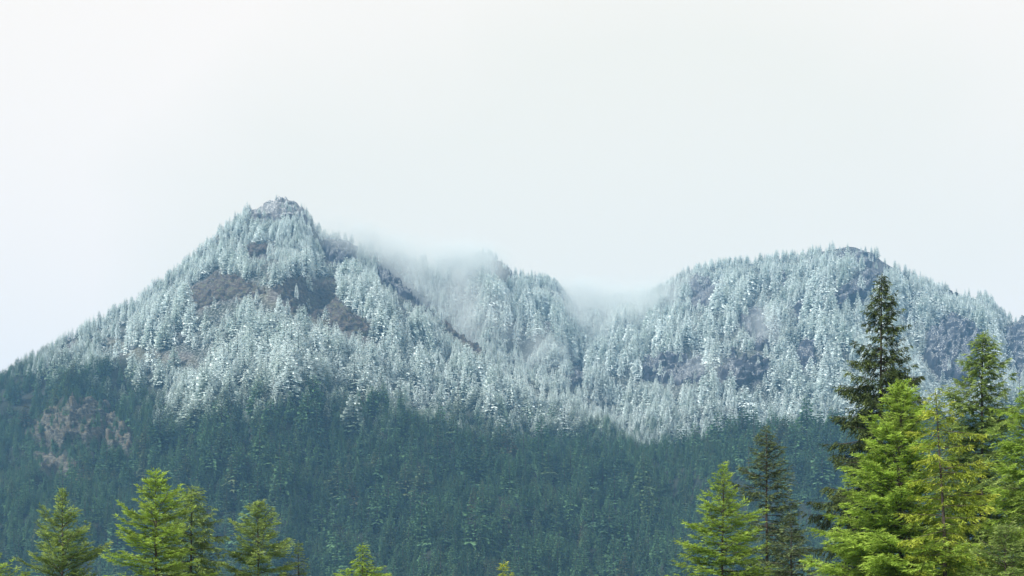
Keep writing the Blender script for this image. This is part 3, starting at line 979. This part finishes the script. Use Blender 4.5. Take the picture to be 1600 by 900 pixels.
near_tree.tris = 0
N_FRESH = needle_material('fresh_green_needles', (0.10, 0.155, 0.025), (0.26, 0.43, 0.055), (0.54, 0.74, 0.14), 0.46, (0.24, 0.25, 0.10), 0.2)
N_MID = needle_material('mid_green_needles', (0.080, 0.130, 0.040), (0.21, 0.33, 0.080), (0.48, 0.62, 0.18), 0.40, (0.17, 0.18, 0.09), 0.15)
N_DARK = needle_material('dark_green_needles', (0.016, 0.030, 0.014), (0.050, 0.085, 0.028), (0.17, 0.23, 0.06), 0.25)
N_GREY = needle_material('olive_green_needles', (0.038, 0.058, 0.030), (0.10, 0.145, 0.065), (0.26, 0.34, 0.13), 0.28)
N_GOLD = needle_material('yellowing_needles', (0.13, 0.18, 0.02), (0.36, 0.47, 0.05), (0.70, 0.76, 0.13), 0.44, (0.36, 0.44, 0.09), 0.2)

YOUNG = [(0, 0.04), (0.08, 0.20), (0.2, 0.42), (0.33, 0.80), (0.5, 1.0), (1, 1.25)]
BUSHY = [(0, 0.05), (0.06, 0.28), (0.15, 0.50), (0.3, 0.88), (0.5, 1.0), (1, 1.15)]
near_tree('fir_tree', 97, 766, 78, 2.35, N_MID, 'soft mid-green fir at the far left with upswept boughs, first whole tree from the left', seed=1,
          crown_from=2, power=0.72, e_top=1.0, e_low=0.35, sag=0.1, upturn=0.4, hang=0.05, per_m=11, sparse=0.15, shape_knee=YOUNG)
near_tree('fir_tree', -14, 868, 74, 1.9, N_FRESH, 'low fir cut off by the left edge of the photo', seed=2, crown_from=1.5, e_low=0.3, hang=0.1, shape_knee=BUSHY)
near_tree('fir_tree', 40, 893, 76, 1.3, N_FRESH, 'tiny fir tip at the bottom, between the left edge and the first whole fir', seed=3, crown_from=1.2, e_low=0.3, hang=0.1, shape_knee=YOUNG)
near_tree('fir_tree', 243, 738, 74, 2.35, N_FRESH, 'bright green bushy fir with the highest top in the left group', seed=4,
          crown_from=1.8, power=0.62, e_top=0.95, e_low=0.15, sag=0.3, upturn=0.6, hang=0.12, per_m=12, long=[(848, -1, 62, 0), (815, -1, 50, 0)], shape_knee=BUSHY)
near_tree('fir_tree', 300, 761, 79, 2.3, N_MID, 'yellow-green fir close behind the brightest fir, on its right side', seed=5,
          crown_from=2, power=0.7, e_top=0.8, e_low=-0.1, sag=0.3, upturn=0.4, hang=0.5, per_m=11, shape_knee=BUSHY)
near_tree('fir_tree', 403, 785, 80, 2.3, N_MID, 'rounded mid-green fir standing alone with a bare grey middle', seed=6,
          crown_from=2, power=0.55, e_top=0.9, e_low=0.2, sag=0.2, upturn=0.5, hang=0.15, per_m=11, sparse=0.25, long=[(862, 1, 52, 0), (868, -1, 56, 0)], shape_knee=BUSHY)
near_tree('fir_tree', 466, 848, 82, 2.3, N_MID, 'thin small fir top right of the rounded fir', seed=7, crown_from=1.5, power=0.9, sparse=0.2, e_low=0.1)
near_tree('fir_tree', 567, 851, 76, 1.9, N_FRESH, 'small lone fir top with drooping side boughs left of the centre', seed=8, crown_from=1.5, power=1.0, e_low=-0.2, hang=0.4,
          long=[(893, 1, 34, 0)], shape_knee=YOUNG)
near_tree('fir_tree', 787, 879, 80, 1.2, N_GOLD, 'tiny yellow-green tree tip at the bottom edge near the centre', seed=9, crown_from=1.5, power=0.6, e_low=0.2)
near_tree('fir_tree', 1130, 726, 76, 2.7, N_FRESH, 'bright green fir left of the dark olive fir', seed=10,
          crown_from=1.8, power=0.80, e_top=0.95, e_low=0.12, sag=0.25, upturn=0.55, hang=0.15, per_m=11,
          long=[(830, -1, 66, 0), (868, -1, 74, 0), (800, -1, 40, 0)], shape_knee=YOUNG)
near_tree('spruce_tree', 1197, 666, 82, 2.5, N_GREY, 'dark olive spruce with a pointed top between two bright green trees', seed=11,
          crown_from=2, power=0.75, e_top=0.75, e_low=-0.1, sag=0.1, upturn=0.55, hang=0.35, per_m=8.5, sparse=0.2,
          long=[(745, -1, 42, 0), (740, 1, 40, 0), (795, 1, 58, 0), (830, 1, 62, 0), (770, -1, 50, 0)], shape_knee=[(0, 0.03), (0.05, 0.2), (0.1, 0.35), (0.17, 0.6), (0.3, 0.8), (0.5, 0.95), (1, 1.05)])
near_tree('spruce_tree', 1378, 428, 84, 5.4, N_DARK, 'tallest tree, a very dark spruce rising far above the others', seed=12,
          crown_from=3, power=0.95, e_top=0.55, e_low=-0.15, sag=0.25, upturn=0.6, hang=0.8, per_m=8.5, side_len=0.30, sparse=0.12, size=1.15,
          shape_knee=[(0, 0.02), (0.04, 0.10), (0.12, 0.20), (0.2, 0.24), (0.3, 0.42), (0.5, 0.55), (0.75, 0.78), (1, 0.9)],
          long=[(512, 1, 42, 0), (580, 1, 74, 0), (600, -1, 68, 0), (645, -1, 80, 0), (655, -1, 66, 0), (690, -1, 72, 0), (712, -1, 84, 0), (775, -1, 112, 0), (770, -1, 92, 0), (560, -1, 52, 0)])
near_tree('cedar_tree', 1408, 598, 66, 4.2, N_FRESH, 'broad vivid green tree in front of the tallest dark spruce', category='conifer', seed=13,
          crown_from=1.5, power=0.60, e_top=1.1, e_low=0.25, sag=0.3, upturn=0.35, hang=0.18, per_m=13, size=1.05, tri_tip=0.1,
          shape_knee=[(0, 0.03), (0.1, 0.27), (0.25, 0.5), (0.45, 0.72), (0.7, 0.95), (1, 1.1)],
          long=[(830, -1, 118, 0), (870, -1, 128, 0), (790, -1, 96, 0), (720, -1, 72, 0)])
near_tree('spruce_tree', 1462, 612, 63, 2.2, N_GOLD, 'sparse yellowing spruce with a bare dark trunk, right of the vivid green tree', seed=14,
          crown_from=2, e_top=0.5, e_low=-0.1, sag=0.1, upturn=0.2, hang=0.5, per_m=8.5, sparse=0.15, front_thin=0.75, lean=-0.5,
          shape_knee=[(0, 0.1), (0.08, 0.4), (0.3, 0.7), (0.6, 0.9), (1, 1)],
          long=[(672, 1, 72, 0), (732, 1, 84, 0), (738, 1, 70, 0), (775, 1, 84, 0), (790, 1, 78, 0), (850, 1, 60, 0), (700, 1, 46, 0)])
near_tree('spruce_tree', 1536, 519, 78, 3.7, N_MID, 'tall mid-green spruce near the right edge with its dark trunk showing', seed=15,
          crown_from=2.5, e_top=0.6, e_low=-0.05, sag=0.2, upturn=0.5, hang=0.45, per_m=12, sparse=0.08, front_thin=0.45, size=1.1,
          shape_knee=[(0, 0.04), (0.05, 0.18), (0.1, 0.32), (0.2, 0.54), (0.35, 0.75), (0.7, 0.95), (1, 1.05)],
          long=[(640, 1, 70, 0), (700, -1, 66, 0), (690, 1, 70, 0)])
near_tree('fir_tree', 1622, 600, 70, 3.1, N_FRESH, 'fir at the right edge whose bright boughs reach into the photo', seed=16,
          crown_from=1.8, power=0.6, e_top=0.8, e_low=0.1, sag=0.3, upturn=0.5, hang=0.3, per_m=10,
          long=[(650, -1, 74, 0), (700, -1, 70, 0), (780, -1, 80, 0), (840, -1, 90, 0)], shape_knee=BUSHY)
near_tree('fir_tree', 1572, 822, 60, 2.1, N_MID, 'lower green fir filling the gap at the bottom right corner', seed=17,
          crown_from=1.2, power=0.6, e_top=0.9, e_low=0.15, hang=0.25, per_m=11, shape_knee=BUSHY)
near_tree('fir_tree', 1236, 800, 72, 1.9, N_GREY, 'short olive fir at the bottom, right of the dark olive spruce', seed=18,
          crown_from=1.2, power=0.7, e_top=0.9, e_low=0.0, hang=0.3, per_m=10, shape_knee=YOUNG)
print('needle tris', near_tree.tris)

# ------------------------------------------------------------------ air: haze and the mist on the ridges
def box(name, lo, hi):
    v = [(x, y, z) for x in (lo[0], hi[0]) for y in (lo[1], hi[1]) for z in (lo[2], hi[2])]
    f = [(0, 1, 3, 2), (4, 6, 7, 5), (0, 4, 5, 1), (2, 3, 7, 6), (0, 2, 6, 4), (1, 5, 7, 3)]
    return mesh_from(name, v, f)


hz = NT('haze_air')
pv = hz.n.new('ShaderNodeVolumePrincipled')
pv.inputs['Color'].default_value = (0.27, 0.60, 1.0, 1)
pv.inputs['Density'].default_value = 0.000098
pv.inputs['Anisotropy'].default_value = 0.0
hz.l.new(pv.outputs[0], hz.out.inputs['Volume'])
hm = box('haze', (-5000, -5000, -5), (5000, 5000, 1000))
hm.materials.append(hz.m)
link('haze', hm, kind='stuff')


def mist(px, row, dy, rx, ry, rz, dens, seed, tilt=0.0):
    crest = min(np.interp(px, A[:, 0], A[:, 1]), np.interp(px, B[:, 0], B[:, 1]))
    Y = hit(px, max(row, crest + 14)) + dy
    c = ((px - 800) / F * Y, Y, (HOR - row) / F * Y + CAM_Z)
    me = bpy.data.meshes.new('mist')
    n1, n2 = 16, 10
    vv = []; ff = []
    for j in range(n2 + 1):
        th = math.pi * j / n2
        for i in range(n1):
            a = 2 * math.pi * i / n1
            vv.append((math.sin(th) * math.cos(a), math.sin(th) * math.sin(a), math.cos(th)))
    for j in range(n2):
        for i in range(n1):
            ff.append((j * n1 + i, (j + 1) * n1 + i, (j + 1) * n1 + (i + 1) % n1, j * n1 + (i + 1) % n1))
    me = mesh_from('mist', vv, ff)
    t = NT('mist_air')
    tc = t.n.new('ShaderNodeTexCoord')
    ln = t.n.new('ShaderNodeVectorMath'); ln.operation = 'LENGTH'; t.l.new(tc.outputs['Object'], ln.inputs[0])
    fall = t.rng(ln.outputs['Value'], 0.95, 0.15)
    mp = t.n.new('ShaderNodeMapping'); t.l.new(t.pos(), mp.inputs['Vector'])
    mp.inputs['Location'].default_value = (seed * 31.0, 0, 0); mp.inputs['Rotation'].default_value = (0, 0.5, 0); mp.inputs['Scale'].default_value = (1, 1, 0.6)
    nz = t.rng(t.noise(0.010, 6.0, 0.66, mp.outputs[0]), 0.34, 0.68)
    d = t.math('MULTIPLY', t.math('MULTIPLY', fall, nz), dens * 1.6)
    p = t.n.new('ShaderNodeVolumePrincipled'); p.inputs['Color'].default_value = (0.735, 0.79, 0.80, 1)
    t.l.new(d, p.inputs['Density'])
    t.l.new(p.outputs[0], t.out.inputs['Volume'])
    me.materials.append(t.m)
    ob = link('mist', me, None, c, kind='stuff')
    ob.scale = (rx, ry, rz); ob.rotation_euler = (0, tilt, 0)


mist(660, 408, -70, 190, 100, 62, 0.023, 1, 0.15)
mist(740, 408, -70, 110, 90, 60, 0.022, 11, 0.1)
mist(700, 455, -80, 150, 100, 85, 0.013, 2, 0.3)
mist(740, 505, -70, 110, 70, 90, 0.011, 3, 0.7)
mist(935, 468, -80, 240, 110, 64, 0.034, 4, 0.0)
mist(1000, 500, -70, 170, 80, 80, 0.012, 6, -0.2)
mist(895, 505, -70, 140, 80, 90, 0.012, 9, 0.2)
mist(1040, 455, -70, 120, 80, 55, 0.018, 12, -0.3)
mist(820, 550, -60, 110, 60, 75, 0.010, 8, 0.3)
mist(1190, 525, -50, 55, 35, 75, 0.018, 7, 0.2)
mist(1105, 582, -40, 60, 35, 50, 0.016, 5, 0.4)
mist(560, 372, -50, 120, 60, 46, 0.022, 10, 0.3)
